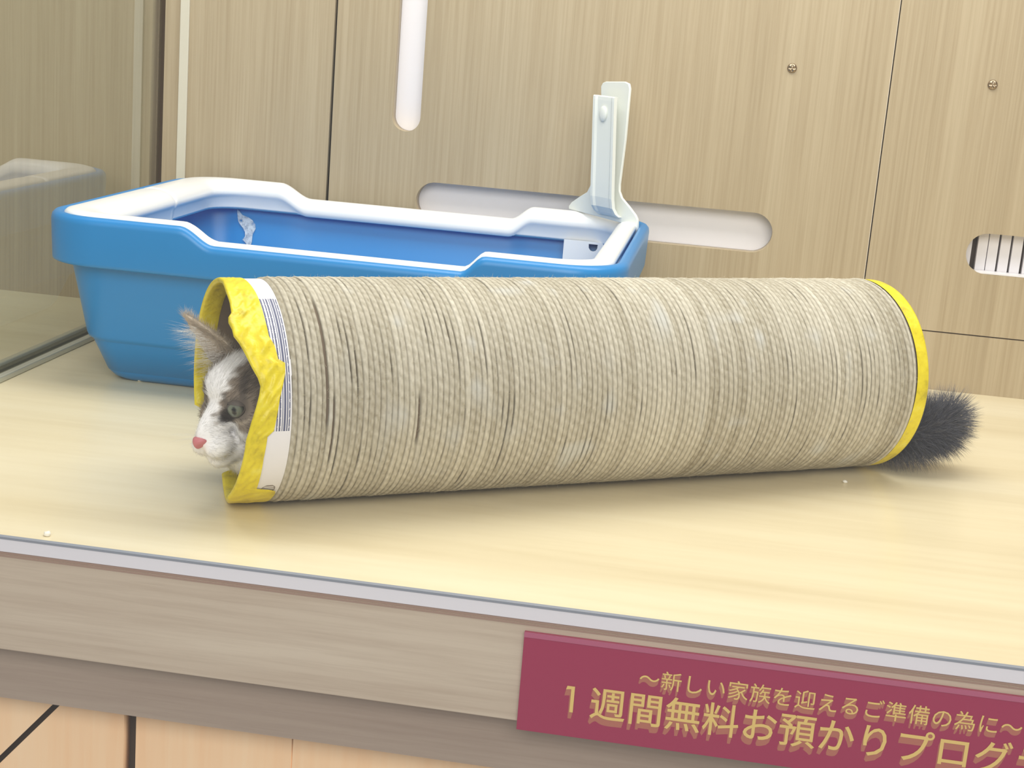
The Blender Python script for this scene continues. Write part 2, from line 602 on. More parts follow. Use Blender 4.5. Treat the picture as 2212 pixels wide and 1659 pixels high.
# pale mottled patch on the far inner wall
sm = []
for k in range(28):
    t = k / 28 * 2 * math.pi
    w = 0.0075 + 0.002 * math.sin(3 * t + 1) + 0.0015 * math.sin(5 * t)
    h = 0.0185 + 0.003 * math.sin(4 * t)
    px, pz = w * math.cos(t), h * math.sin(t)
    sm.append((-0.5375 + px - 0.35 * pz + 0.007 * math.cos(2 * t) * 0.4, 0.1085 + pz))
smm = bpy.data.materials.new('pale_speckle')
smm.use_nodes = True
p_ = smm.node_tree.nodes['Principled BSDF']
p_.inputs['Base Color'].default_value = srgb(214, 226, 236)
p_.inputs['Roughness'].default_value = 0.9
tcs = N(smm, 'ShaderNodeTexCoord').outputs['Object']
ns = noise(smm, tcs, 160.0, 3)
L(smm, ramp(smm, ns, [(0.28, (0, 0, 0, 1)), (0.55, (0.85, 0.85, 0.85, 1))]), p_.inputs['Alpha'])
zc_ = 0.1085
tilt = Matrix.Translation((0, LY1 - 0.0225, zc_)) @ Matrix.Rotation(-0.215, 4, 'X') @ Matrix.Translation((0, 0, -zc_))
adopt(plate('pale_patch', sm, [], 0.0004, tilt @ XZ, smm), tray)

# ------------------------------------------------------------------ litter scoop hooked on the back right corner
A = Vector((-0.172, -0.022, 0))
ev = Vector((0.7768, -0.6298, 0))
nv = Vector((-0.6298, -0.7768, 0))


def scoop_frame(off):
    o = A + nv * off
    return Matrix(((ev.x, 0, nv.x, o.x), (ev.y, 0, nv.y, o.y), (0, 1, 0, 0), (0, 0, 0, 1)))


M_SCOOP = mat('cream_white_plastic', srgb(232, 236, 230), 0.35)
scoop = empty('litter_scoop', A + ev * 0.05 + Vector((0, 0, 0.158)), 'white plastic litter scoop standing upright on the back right corner of the blue box', 'scoop')
outl = [(0.0345, 0.2880), (0.0330, 0.2990), (0.0350, 0.3025), (0.0390, 0.3040), (0.0660, 0.3060), (0.0715, 0.3045), (0.0735, 0.3000),
        (0.0738, 0.248), (0.0715, 0.2000), (0.0722, 0.1925), (0.0765, 0.1858), (0.0890, 0.1775), (0.0985, 0.1705), (0.1018, 0.1665),
        (0.1030, 0.1580), (0.1005, 0.1480), (0.0985, 0.1480), (0.0962, 0.1585), (0.0940, 0.1600), (0.0500, 0.1622), (0.0005, 0.1640), (0.0000, 0.1662),
        (0.0040, 0.1710), (0.0160, 0.1790), (0.0260, 0.1850), (0.0300, 0.1925), (0.0320, 0.2000)]
pl = plate('back_plate', outl, [], 0.0034, scoop_frame(-0.001), M_SCOOP, None, 0.0008)
adopt(pl, scoop)
# front blade of the handle, bowed away from the plate at its foot
V, Fc = [], []
prof = [(0.1655, 0.0065), (0.1690, 0.0125), (0.1750, 0.0170), (0.1850, 0.0185), (0.2000, 0.0185), (0.2300, 0.0182), (0.2650, 0.0180), (0.2860, 0.0178), (0.2895, 0.0175), (0.2905, 0.0165)]
for (z, off) in prof:
    t = (z - 0.1655) / 0.125
    ul, ur = 0.0485 + (0.0370 - 0.0485) * t, 0.0800 + (0.0680 - 0.0800) * t
    for th_ in (0.0, -0.0045):
        rib = 0.0016
        for (f_, d_) in ((0.0, 0), (0.10, 0), (0.18, -rib), (0.82, -rib), (0.90, 0), (1.0, 0)):
            p = A + ev * (ul + (ur - ul) * f_) + nv * (off + th_ + (d_ if th_ == 0 else 0))
            V.append((p.x, p.y, z))
n6 = 12
for i in range(len(prof) - 1):
    a = i * n6
    idx = [0, 1, 2, 3, 4, 5, 11, 10, 9, 8, 7, 6]
    for k in range(12):
        k2 = (k + 1) % 12
        Fc.append((a + idx[k], a + idx[k2], a + n6 + idx[k2], a + n6 + idx[k]))
idx = [0, 1, 2, 3, 4, 5, 11, 10, 9, 8, 7, 6]
Fc.append(tuple(idx[::-1]))
Fc.append(tuple(a + n6 + q for q in idx))
hd = pydata('handle', V, Fc, M_SCOOP)
adopt(hd, scoop)
bm = bmesh.new()
bmesh.ops.create_uvsphere(bm, u_segments=20, v_segments=12, radius=0.0066)
for v in bm.verts:
    v.co = Vector((v.co.x * 0.85, v.co.y * 0.35, v.co.z * 1.25))
me = bpy.data.meshes.new('thumb_knob')
bm.to_mesh(me)
bm.free()
kn = link_mesh('thumb_knob', me, M_SCOOP, None, True)
kp = A + ev * 0.0535 + nv * 0.0172
kn.matrix_world = Matrix.Translation((kp.x, kp.y, 0.2720)) @ Matrix.Rotation(math.atan2(ev.y, ev.x), 4, 'Z')
bpy.context.view_layer.update()
mw = kn.matrix_world.copy()
kn.data.transform(mw)
kn.matrix_world = Matrix.Identity(4)
kn.parent = hd

# ------------------------------------------------------------------ sisal tube
TQ = Vector((-0.3487, -0.6607, 0.0))
TA = 0.5760
TR = 0.0823
TL = 0.5780
AX = Vector((math.cos(TA), math.sin(TA), 0))
NC = Vector((math.sin(TA), -math.cos(TA), 0))          # toward the viewer's side
tube = empty('scratching_tube', TQ, 'sisal wrapped cardboard tube lying on the floor with yellow tape on both ends', 'cat tube')
AXn, NCn, Zn = np.array(AX), np.array(NC), np.array((0, 0, 1.0))
TC = np.array((TQ.x, TQ.y, TR))


def cyl(s, th, r):
    s, th, r = np.broadcast_arrays(s, th, r)
    return TC + s[..., None] * AXn + (r * np.cos(th))[..., None] * NCn + (r * np.sin(th))[..., None] * Zn


def grid_faces(ns, nt, closed_t=True):
    i, j = np.meshgrid(np.arange(ns - 1), np.arange(nt if closed_t else nt - 1), indexing='ij')
    a = i * nt + j
    b = i * nt + (j + 1) % nt
    return np.stack([a, b, b + nt, a + nt], -1).reshape(-1, 4)


def fast_mesh(name, V, Fq, m, parent=None, smooth=True, mi=None):
    me = bpy.data.meshes.new(name)
    V = np.asarray(V, np.float32).reshape(-1, 3)
    Fq = np.asarray(Fq, np.int32)
    k = Fq.shape[1]
    me.vertices.add(len(V))
    me.vertices.foreach_set('co', V.ravel())
    me.loops.add(Fq.size)
    me.loops.foreach_set('vertex_index', Fq.ravel())
    me.polygons.add(len(Fq))
    me.polygons.foreach_set('loop_start', np.arange(0, Fq.size, k, dtype=np.int32))
    me.polygons.foreach_set('loop_total', np.full(len(Fq), k, np.int32))
    me.update(calc_edges=True)
    me.validate()
    o = link_mesh(name, me, m, None, smooth)
    if mi is not None:
        me.polygons.foreach_set('material_index', np.asarray(mi, np.int32))
    if parent:
        adopt(o, parent)
    return o


# rim of the mouth: crushed and frayed on the near side (theta in degrees, 0 = viewer's side, 90 = top)
RIM_T = np.array([-180, -158, -154, -148, -120, -113, -100, -90, -75, -57, -44, -30, -20, -11, -2, 6, 12, 16, 20, 25, 32, 38, 42, 46, 50, 53, 56, 65, 75, 90, 110, 180.])
RIM_S = np.array([0, 0, .010, .035, .035, .0120, .0090, .0065, .0030, -.0028, -.0022, -.0015, -.0009, -.0006, .0020, .0052, .0074, .0083, .0068, .0033, -.0005, -.0038, -.0069, -.0072, -.0087, -.0080, -.0052, -.0040, -.0035, -.001, 0, 0.])


def rim_s(deg):
    return np.interp(deg, RIM_T, RIM_S)


TB_T = np.array([-180, -160, -155, -148, -120, -112, -100, -62, -50, -47, -44, -21, -9, -6, 10, 22, 27.5, 28.5, 36, 41, 53, 68, 82, 100, 180.])
TB_S = np.array([.016, .018, .025, .0385, .0385, .028, .027, .028, .028, .027, .0126, .0117, .0125, .0166, .0201, .0245, .0250, .0205, .0190, .0160, .0154, .0155, .0146, .014, .016])


def tape_s(deg):
    return np.interp(deg, TB_T, TB_S)


# cardboard core
NT = 180
deg = np.linspace(-180, 180, NT, endpoint=False)
thr = np.radians(deg)
rs_ = rim_s(deg) + 0.0006
rows = []
for s in np.linspace(0, 1, 30):
    rows.append(cyl(rs_ + (TL - 0.0006 - rs_) * s, thr, TR - 0.0034))
for s in np.linspace(1, 0, 30):
    rows.append(cyl(rs_ + (TL - 0.0006 - rs_) * s, thr, TR - 0.0016))
M_CARD = mat('grey_cardboard', srgb(122, 108, 92), 0.85, spec=0.2)
rows.append(rows[0])
fast_mesh('core', np.stack(rows), grid_faces(61, NT), M_CARD, tube)

# printed paper strip that shows between tape and sisal
M_PAPER = mat('white_label_paper', srgb(238, 236, 240), 0.6)
M_INK = mat('navy_ink', srgb(96, 100, 128), 0.6)
M_INKG = mat('grey_ink', srgb(150, 142, 138), 0.6)
NTp, NSp = 720, 90
degp = np.linspace(-180, 180, NTp, endpoint=False)
s_arr = np.linspace(0.004, 0.0305, NSp)
SS, DD = np.meshgrid(s_arr, degp, indexing='ij')
SS = np.maximum(SS, rim_s(DD) + 0.004)
Vp = cyl(SS, np.radians(DD), np.full_like(SS, TR - 0.0012))
Fp = grid_faces(NSp, NTp)
sc_ = (s_arr[:-1] + s_arr[1:]) / 2
SF, DF = np.meshgrid(sc_, degp + 0.25, indexing='ij')
mi = np.zeros(SF.shape, int)
for (c_, w_) in ((.0165, .0011), (.0187, .0009), (.0206, .0012), (.0224, .0007), (.0241, .0013), (.0259, .0008), (.0274, .0011)):
    on = (abs(SF - c_) < w_ / 2) & (DF > -6.5) & (DF < 66)
    mi[on] = 1
hash_ = np.sin(SF * 9000) * np.sin(DF * 7.0) > 0.9
mi[(mi == 1) & hash_] = 0
ov = ((SF - 0.0215) / 0.0052) ** 2 + ((DF + 46.0) / 4.2) ** 2
mi[(ov < 1) & (ov > 0.70)] = 2
mi[(ov <= 0.70) & (abs(((DF + 46) / 2.0) % 1 - 0.5) < 0.22)] = 2
fast_mesh('paper_strip', Vp, Fp, [M_PAPER, M_INK, M_INKG], tube, True, mi.ravel())

# sisal winding: one ridge per turn of cord
PITCH = 0.00430
S0, S1 = 0.0290, 0.5690
NTs, PER = 300, 11
nturn = int((S1 - S0) / PITCH)
ns_ = nturn * PER + 1
degs = np.linspace(-180, 180, NTs, endpoint=False)
ss = np.linspace(0, nturn, ns_)
turn_jit = rng.normal(0, 0.07, nturn + 3)


def vnoise(shape, coarse, seed):
    """smooth random field by bilinear resampling of a coarse grid (theta wraps)"""
    r = np.random.default_rng(seed)
    g_ = r.normal(0, 1, coarse)
    u = np.linspace(0, coarse[0] - 1, shape[0])
    v = np.linspace(0, coarse[1], shape[1], endpoint=False)
    u0 = np.clip(u.astype(int), 0, coarse[0] - 2)
    fu = (u - u0)[:, None]
    v0 = v.astype(int)
    fv = (v - v0)[None]
    v1 = (v0 + 1) % coarse[1]
    return (g_[u0][:, v0] * (1 - fu) * (1 - fv) + g_[u0 + 1][:, v0] * fu * (1 - fv) + g_[u0][:, v1] * (1 - fu) * fv + g_[u0 + 1][:, v1] * fu * fv)


U, DG_ = np.meshgrid(ss, degs, indexing='ij')
wob = 0.055 * vnoise(U.shape, (nturn, 24), 11)
ph = U + wob
frac = ph - np.floor(ph)
tid = np.clip(np.floor(ph).astype(int), 0, nturn + 1)
ridge = np.sqrt(np.clip(1 - (2 * frac - 1) ** 2, 0, 1))
turn_h = rng.normal(0, 1, nturn + 3)[tid]
gapn = vnoise(U.shape, (nturn, 16), 5)
twist = np.sin((DG_ / 360 * 2 * np.pi * TR / 0.0040 * 1.0 + frac * 1.1) * 2 * np.pi / 2.0 + tid * 2.1)
fib = vnoise(U.shape, (nturn * 4, 260), 8)
amp = 0.00135
rad = TR - 0.0010 + amp * ridge + 0.00016 * turn_h + 0.00004 * twist * ridge + 0.00009 * fib
deep = (gapn > 1.15) & (ridge < 0.55)
rad = rad - np.where(deep, 0.0009, 0)
# the two open gaps seen between cords
gap_dark = np.zeros(U.shape)
for (s_g, d0, d1, w_) in ((0.0543, -8, 66, 0.26), (0.0590, -28, 14, 0.18), (0.1225, -20, 14, 0.24)):
    uu = (s_g - S0) / PITCH
    inside = np.clip(1 - (abs(U - uu) / w_) ** 4, 0, 1) * np.clip((DG_ - d0) / 10, 0, 1) * np.clip((d1 - DG_) / 10, 0, 1)
    rad = rad * (1 - inside) + (TR - 0.0026) * inside
    gap_dark = np.maximum(gap_dark, inside)
edge = np.clip(np.minimum(U, nturn - U) / 0.5, 0, 1)
rad = rad * edge + (TR - 0.0012) * (1 - edge)
Ssis = S0 + U * PITCH - PITCH * 0.5 * (DG_ / 360)
Ssis = np.clip(Ssis, S0 - 0.0008, S1 + 0.001)
rad = np.where(DG_ < -78, np.minimum(rad, TR - 0.0001), rad)
sis = fast_mesh('sisal_cord', cyl(Ssis, np.radians(DG_), rad), grid_faces(ns_, NTs), None, tube)
tone = 0.5 + 0.16 * turn_h * 0.6 + 0.13 * fib + 0.13 * twist * ridge + 0.10 * vnoise(U.shape, (12, 8), 21)
tone = np.clip(tone, 0, 1)
ca, cb = np.array(srgb(158, 149, 128)), np.array(srgb(220, 214, 197))
sc_col = ca + (cb - ca) * tone[..., None]
dust = np.clip(0.5 * vnoise(U.shape, (40, 30), 31) - 0.35, 0, 0.7)[..., None]
sc_col = sc_col * (1 - dust) + np.array(srgb(206, 206, 200)) * dust
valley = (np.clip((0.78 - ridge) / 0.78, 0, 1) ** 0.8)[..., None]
sc_col = sc_col * (1 - 0.62 * valley) + np.array(srgb(70, 60, 42)) * 0.62 * valley  # shade in the grooves between turns put into the fibre colour
sc_col = sc_col * (1 - gap_dark[..., None]) + np.array(srgb(70, 60, 44)) * gap_dark[..., None]  # shade inside the open gaps painted in the same way
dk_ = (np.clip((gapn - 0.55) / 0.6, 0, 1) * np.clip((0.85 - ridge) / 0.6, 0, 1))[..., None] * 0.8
sc_col = sc_col * (1 - dk_) + np.array(srgb(62, 54, 40)) * dk_  # deeper shade painted into some of the grooves
sc_col[..., 3] = 1
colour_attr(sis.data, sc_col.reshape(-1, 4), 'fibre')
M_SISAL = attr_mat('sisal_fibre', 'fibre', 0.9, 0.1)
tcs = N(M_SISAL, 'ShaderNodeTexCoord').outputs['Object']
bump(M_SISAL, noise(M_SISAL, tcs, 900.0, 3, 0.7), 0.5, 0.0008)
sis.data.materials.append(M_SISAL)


def strands(name, roots, dirs, lens, widths, cols, m, parent, bend=None, seg=2, cname='coat'):
    """tapered three-sided hairs as one mesh"""
    roots, dirs = np.asarray(roots, float), np.asarray(dirs, float)
    n = len(roots)
    dirs = dirs / np.linalg.norm(dirs, axis=1, keepdims=True)
    ref = np.where(abs(dirs[:, 2:3]) > 0.9, np.array([[1.0, 0, 0]]), np.array([[0, 0, 1.0]]))
    a = np.cross(dirs, ref)
    a /= np.linalg.norm(a, axis=1, keepdims=True)
    b = np.cross(dirs, a)
    lens, widths = np.broadcast_to(lens, (n,)), np.broadcast_to(widths, (n,))
    if bend is None:
        bend = np.zeros((n, 3))
    rings_ = []
    for k in range(seg):
        t = k / seg
        c = roots + dirs * (lens * t)[:, None] + bend * (t * t)
        w = widths * (1 - 0.55 * t)
        for q in range(3):
            an = 2 * np.pi * q / 3
            rings_.append(c + (a * np.cos(an) + b * np.sin(an)) * w[:, None])
    rings_.append(roots + dirs * lens[:, None] + bend)
    V_ = np.stack(rings_, 1)
    nv_ = V_.shape[1]
    tris = []
    for k in range(seg - 1):
        for q in range(3):
            i0, i1 = 3 * k + q, 3 * k + (q + 1) % 3
            tris += [(i0, i1, i1 + 3), (i0, i1 + 3, i0 + 3)]
    k = 3 * (seg - 1)
    for q in range(3):
        tris.append((k + q, k + (q + 1) % 3, nv_ - 1))
    Ft = (np.array(tris)[None] + (np.arange(n) * nv_)[:, None, None]).reshape(-1, 3)
    o = fast_mesh(name, V_.reshape(-1, 3), Ft, m, parent)
    colour_attr(o.data, np.repeat(np.asarray(cols), nv_, 0), cname)
    return o


# loose sisal fibres standing off the cord
nf = 5200
fs, fd = rng.uniform(S0, S1, nf), np.radians(rng.uniform(-80, 150, nf))
fr_ = cyl(fs, fd, np.full(nf, TR - 0.0004))
fn = np.cos(fd)[:, None] * NCn + np.sin(fd)[:, None] * Zn
ft = -np.sin(fd)[:, None] * NCn + np.cos(fd)[:, None] * Zn
fdir = fn * rng.uniform(.15, 1.0, (nf, 1)) + ft * rng.normal(0, 1, (nf, 1)) + AXn * rng.normal(0, .7, (nf, 1))
fc = np.tile(np.array(srgb(216, 206, 178)), (nf, 1))
fuzz = strands('sisal_fuzz', fr_, fdir, rng.uniform(.0015, .0048, nf), 0.00009, fc, attr_mat('loose_fibre', 'coat', 0.9, 0.1), tube)
tag(fuzz, kind='stuff')

# yellow tape at the mouth: outside, over the rim and a little way inside
M_TAPE = mat('yellow_cloth_tape', srgb(240, 214, 30), 0.38)
tct = N(M_TAPE, 'ShaderNodeTexCoord').outputs['Object']
nz1 = noise(M_TAPE, mapping(M_TAPE, tct, (1, 1, 1)), 75.0, 3, 0.6)
L(M_TAPE, ramp(M_TAPE, nz1, [(0.30, srgb(196, 178, 22)), (0.44, srgb(228, 208, 26)), (0.60, srgb(236, 218, 36)), (0.74, srgb(240, 226, 84))]), M_TAPE.node_tree.nodes['Principled BSDF'].inputs['Base Color'])
bump(M_TAPE, noise(M_TAPE, tct, 160.0, 2, 0.6), 0.35, 0.002)
NTt = 360
degt = np.linspace(-180, 180, NTt, endpoint=False)
tht = np.radians(degt)
ro, bk = rim_s(degt), tape_s(degt)
crum = np.interp(degt, [-180, -60, -20, 0, 10, 60, 80, 180], [0.0001, 0.0002, .0004, .0006, .0012, .0014, .0004, .0001])
rows = []
kk = 26
for i in range(kk):                               # back edge to rim along the outside
    f_ = i / (kk - 1)
    s_ = bk + (ro - bk) * f_
    wr_ = crum * (np.sin(degt * 0.31 + 9 * f_) * np.sin(degt * 0.23 - 5 * f_ + 1) + 0.6 * np.sin(degt * .8 + 14 * f_)) * math.sin(math.pi * min(1, f_ * 1.0)) ** 0.6
    base = TR - 0.0004 + np.where(bk > 0.0262, 0.0006, 0) * (1 - f_)
    rows.append(cyl(s_, tht, np.where(degt < -80, TR - 0.0006, base + np.maximum(wr_, -0.0005)) * np.ones(NTt)))
for (ds, dr) in ((-.0009, -.0008), (-.0013, -.0020), (-.0009, -.0034), (.0004, -.0043), (.004, -.0040), (.009, -.0040), (.0135, -.0038), (.0140, -.0036)):
    rows.append(cyl(ro + ds, tht, TR + dr + 0.0 * tht))
fast_mesh('mouth_tape', np.stack(rows), grid_faces(len(rows), NTt), M_TAPE, tube)
# yellow tape on the tail end
rows = []
for i in range(10):
    f_ = i / 9
    s_ = 0.5664 + 0.0006 * np.sin(np.radians(degt * 2)) + (TL - 0.5664) * f_
    rows.append(cyl(s_, tht, np.where(degt < -80, TR - 0.0004, TR - 0.0002 + 0.0003 * np.sin(np.radians(degt * 5) + f_ * 3) * (degt > -78)) * np.ones(NTt)))
for (ds, dr) in ((.0010, -.0010), (.0012, -.0022), (.0004, -.0038), (-.004, -.0042), (-.012, -.0038)):
    rows.append(cyl(TL + ds + 0 * tht, tht, TR + dr + 0 * tht))
fast_mesh('end_tape', np.stack(rows), grid_faces(len(rows), NTt), M_TAPE, tube)

# ------------------------------------------------------------------ the cat
HC = np.array((-0.3325, -0.6512, 0.0759))
HS = 0.97
yw, pt, rl = math.radians(-120.5), math.radians(-12.4), math.radians(2.8)
hf = np.array((math.cos(yw) * math.cos(pt), math.sin(yw) * math.cos(pt), math.sin(pt)))
hl0 = np.array((-math.sin(yw), math.cos(yw), 0))
hu0 = np.cross(hf, hl0)
hl = math.cos(rl) * hl0 + math.sin(rl) * hu0
hu = -math.sin(rl) * hl0 + math.cos(rl) * hu0
HM = np.stack([hf, hl, hu])                        # rows: forward, cat's left, up


def hp(f, l, u):
    return HC + HS * (np.array((f, l, u)) @ HM)


def to_head(P):
    return ((np.asarray(P) - HC) / HS) @ HM.T


def tp(s, lat, z):
    """point in the tube: distance along it, sideways toward the viewer, height"""
    return np.array((TQ.x, TQ.y, 0)) + s * AXn + lat * NCn + np.array((0, 0, z))


cat = empty('cat', (tp(.25, 0, 0)[0], tp(.25, 0, 0)[1], 0.0045), 'white and grey tabby cat lying inside the sisal tube with its head poking out', 'cat')
bm = bmesh.new()


def ell(c, axes, radii, sub=3):
    r = bmesh.ops.create_icosphere(bm, subdivisions=sub, radius=1.0)
    A_ = np.asarray(axes, float)
    for v in r['verts']:
        p = np.array(v.co) * radii
        v.co = Vector(np.asarray(c) + p @ A_)


def hell(c, radii, pitch=0.0, yaw=0.0):
    """ellipsoid in head axes, optionally pitched"""
    cp_, sp_ = math.cos(pitch), math.sin(pitch)
    cy_, sy_ = math.cos(yaw), math.sin(yaw)
    Rp = np.array([[cp_, 0, sp_], [0, 1, 0], [-sp_, 0, cp_]])
    Ry = np.array([[cy_, sy_, 0], [-sy_, cy_, 0], [0, 0, 1]])
    ell(hp(*c), Rp @ Ry @ HM, np.array(radii) * HS)


def chain(pts, radii, step=0.4):
    """overlapping balls along a polyline: a tapered limb before remeshing"""
    for (p, q, ra, rb) in zip(pts[:-1], pts[1:], radii[:-1], radii[1:]):
        p, q = np.asarray(p), np.asarray(q)
        n_ = max(2, int(np.linalg.norm(q - p) / (min(ra, rb) * step)))
        for k_ in range(n_ + 1):
            t_ = k_ / n_
            ell(p + (q - p) * t_, np.eye(3), np.full(3, ra + (rb - ra) * t_), 2)


# skull, brow, cheeks, nose bridge, muzzle, chin
hell((-.004, 0, .004), (.0350, .0335, .0310))
hell((.008, 0, .015), (.0225, .0220, .0180))
hell((.006, .020, -.012), (.0210, .0165, .0185))
hell((.006, -.020, -.012), (.0210, .0165, .0185))
hell((.0290, 0, -.0005), (.0260, .0085, .0085), -0.60)
hell((.0345, 0, -.0110), (.0175, .0110, .0100), -0.42)
hell((.0376, .0074, -.0225), (.0125, .0094, .0096))
hell((.0376, -.0074, -.0225), (.0125, .0094, .0096))
hell((.0445, 0, -.0160), (.0062, .0062, .0055), -0.2)
hell((.0310, 0, -.0345), (.0120, .0105, .0085))
hell((.0180, 0, -.0290), (.0180, .0180, .0125))
# neck, chest, trunk, haunches
chain([hp(-.012, 0, -.004), tp(.085, 0, .072), tp(.140, 0, .068)], [.034, .044, .054])
hell((-.004, 0, -.041), (.028, .030, .022))
chain([tp(.140, 0, .068), tp(.250, 0, .067), tp(.380, 0, .067), tp(.450, 0, .062)], [.054, .059, .059, .048])
# folded forelegs and hind legs
for sgn in (-1, 1):
    chain([tp(.135, sgn * .030, .050), tp(.170, sgn * .034, .030), tp(.105, sgn * .026, .022), tp(.085, sgn * .024, .020)], [.020, .016, .013, .0135])
    chain([tp(.420, sgn * .028, .060), tp(.340, sgn * .036, .040), tp(.420, sgn * .034, .026), tp(.350, sgn * .028, .022)], [.026, .022, .014, .013])
# tail
TAIL = [tp(.455, 0, .060), tp(.520, .004, .042), tp(.570, .006, .034), np.array((.158, -.347, .030)), np.array((.182, -.353, .034)), np.array((.203, -.349, .041)), np.array((.213, -.343, .050))]
TAILR = [.022, .019, .018, .018, .018, .016, .010]
chain(TAIL, TAILR, 0.35)


# ears: shallow cups lofted from base to tip
def ear(base_in, base_out, tip, bulge, thick):
    n_ = 10
    bi, bo, tpn, bu = map(np.asarray, (base_in, base_out, tip, bulge))
    fr, bk_ = [], []
    for i in range(n_ + 1):
        t_ = i / n_
        row = []
        for j in range(n_ + 1):
            q_ = j / n_
            base = bi + (bo - bi) * q_
            w_ = t_ ** 1.15
            edge_b = 0.0022 * math.sin(math.pi * t_) * (2 * q_ - 1)
            p = base + (tpn - base) * w_ + (bo - bi) / np.linalg.norm(bo - bi) * edge_b
            p = p + bu * (math.sin(math.pi * q_) * (1 - t_ ** 1.5))
            row.append(hp(*p))
        fr.append(row)
    fr = np.array(fr)
    nrm = np.cross(hp(*bo) - hp(*bi), hp(*tpn) - hp(*bi))
    nrm /= np.linalg.norm(nrm)
    bk2 = fr + nrm * thick
    vs = [bm.verts.new(p) for p in fr.reshape(-1, 3)]
    vs2 = [bm.verts.new(p) for p in bk2.reshape(-1, 3)]
    w1 = n_ + 1
    for i in range(n_):
        for j in range(n_):
            a_ = i * w1 + j
            bm.faces.new((vs[a_], vs[a_ + 1], vs[a_ + w1 + 1], vs[a_ + w1]))
            bm.faces.new((vs2[a_ + w1], vs2[a_ + w1 + 1], vs2[a_ + 1], vs2[a_]))
        for j, flip in ((0, False), (n_, True)):
            a_ = i * w1 + j
            q = (vs[a_], vs[a_ + w1], vs2[a_ + w1], vs2[a_])
            bm.faces.new(q[::-1] if flip else q)
    for j in range(n_):
        q = (vs[j], vs2[j], vs2[j + 1], vs[j + 1])
        bm.faces.new(q)
        a_ = n_ * w1 + j
        q = (vs[a_], vs[a_ + 1], vs2[a_ + 1], vs2[a_])
        bm.faces.new(q)


EAR_R = ((-.006, -.0090, .0300), (-.005, -.0290, .0040), (.005, -.0560, .0625), (-.010, .004, .004))
EAR_L = ((-.006, .0100, .0300), (-.004, .0340, .0060), (-.018, .0420, .0540), (-.010, -.004, .004))
ear(*EAR_R, 0.0034)
ear(*EAR_L, -0.0034)

me = bpy.data.meshes.new('body_raw')
bm.to_mesh(me)
bm.free()
tmp = bpy.data.objects.new('tmp_body', me)
COL.objects.link(tmp)
rm = tmp.modifiers.new('r', 'REMESH')
rm.mode = 'VOXEL'
rm.voxel_size = 0.00165
smo = tmp.modifiers.new('s', 'SMOOTH')
smo.iterations = 7
smo.factor = 0.5
dg = DG()
dg.update()
body_me = bpy.data.meshes.new_from_object(tmp.evaluated_get(dg))
bpy.data.objects.remove(tmp)
body_me.name = 'body'
nb = len(body_me.vertices)
BV = np.empty(nb * 3, np.float32)
body_me.vertices.foreach_get('co', BV)
BV = BV.reshape(-1, 3).astype(float)
# the body presses against the inside of the tube, never through it
s_b, a_b, z_b = (BV - TC) @ AXn, (BV - TC) @ NCn, (BV - TC) @ Zn
r_b = np.hypot(a_b, z_b)
lim = TR - 0.0056
fix = (s_b > -.006) & (s_b < TL + .004) & (r_b > lim)
k_b = np.where(fix, lim / np.maximum(r_b, 1e-6), 1.0)
BV = TC + s_b[:, None] * AXn + (a_b * k_b)[:, None] * NCn + (z_b * k_b)[:, None] * Zn
body_me.vertices.foreach_set('co', BV.astype(np.float32).ravel())
body_me.update()
BN = np.empty(nb * 3, np.float32)
body_me.vertices.foreach_get('normal', BN)
BN = BN.reshape(-1, 3).astype(float)

C_WHITE, C_GREY, C_BEIGE, C_DARK, C_TAIL = [np.array(srgb(*c)[:3]) for c in ((252, 251, 252), (146, 134, 122), (200, 186, 168), (84, 78, 74), (82, 83, 92))]


def ss_(a, b, x):
    t = np.clip((x - a) / (b - a), 0, 1)
    return t * t * (3 - 2 * t)


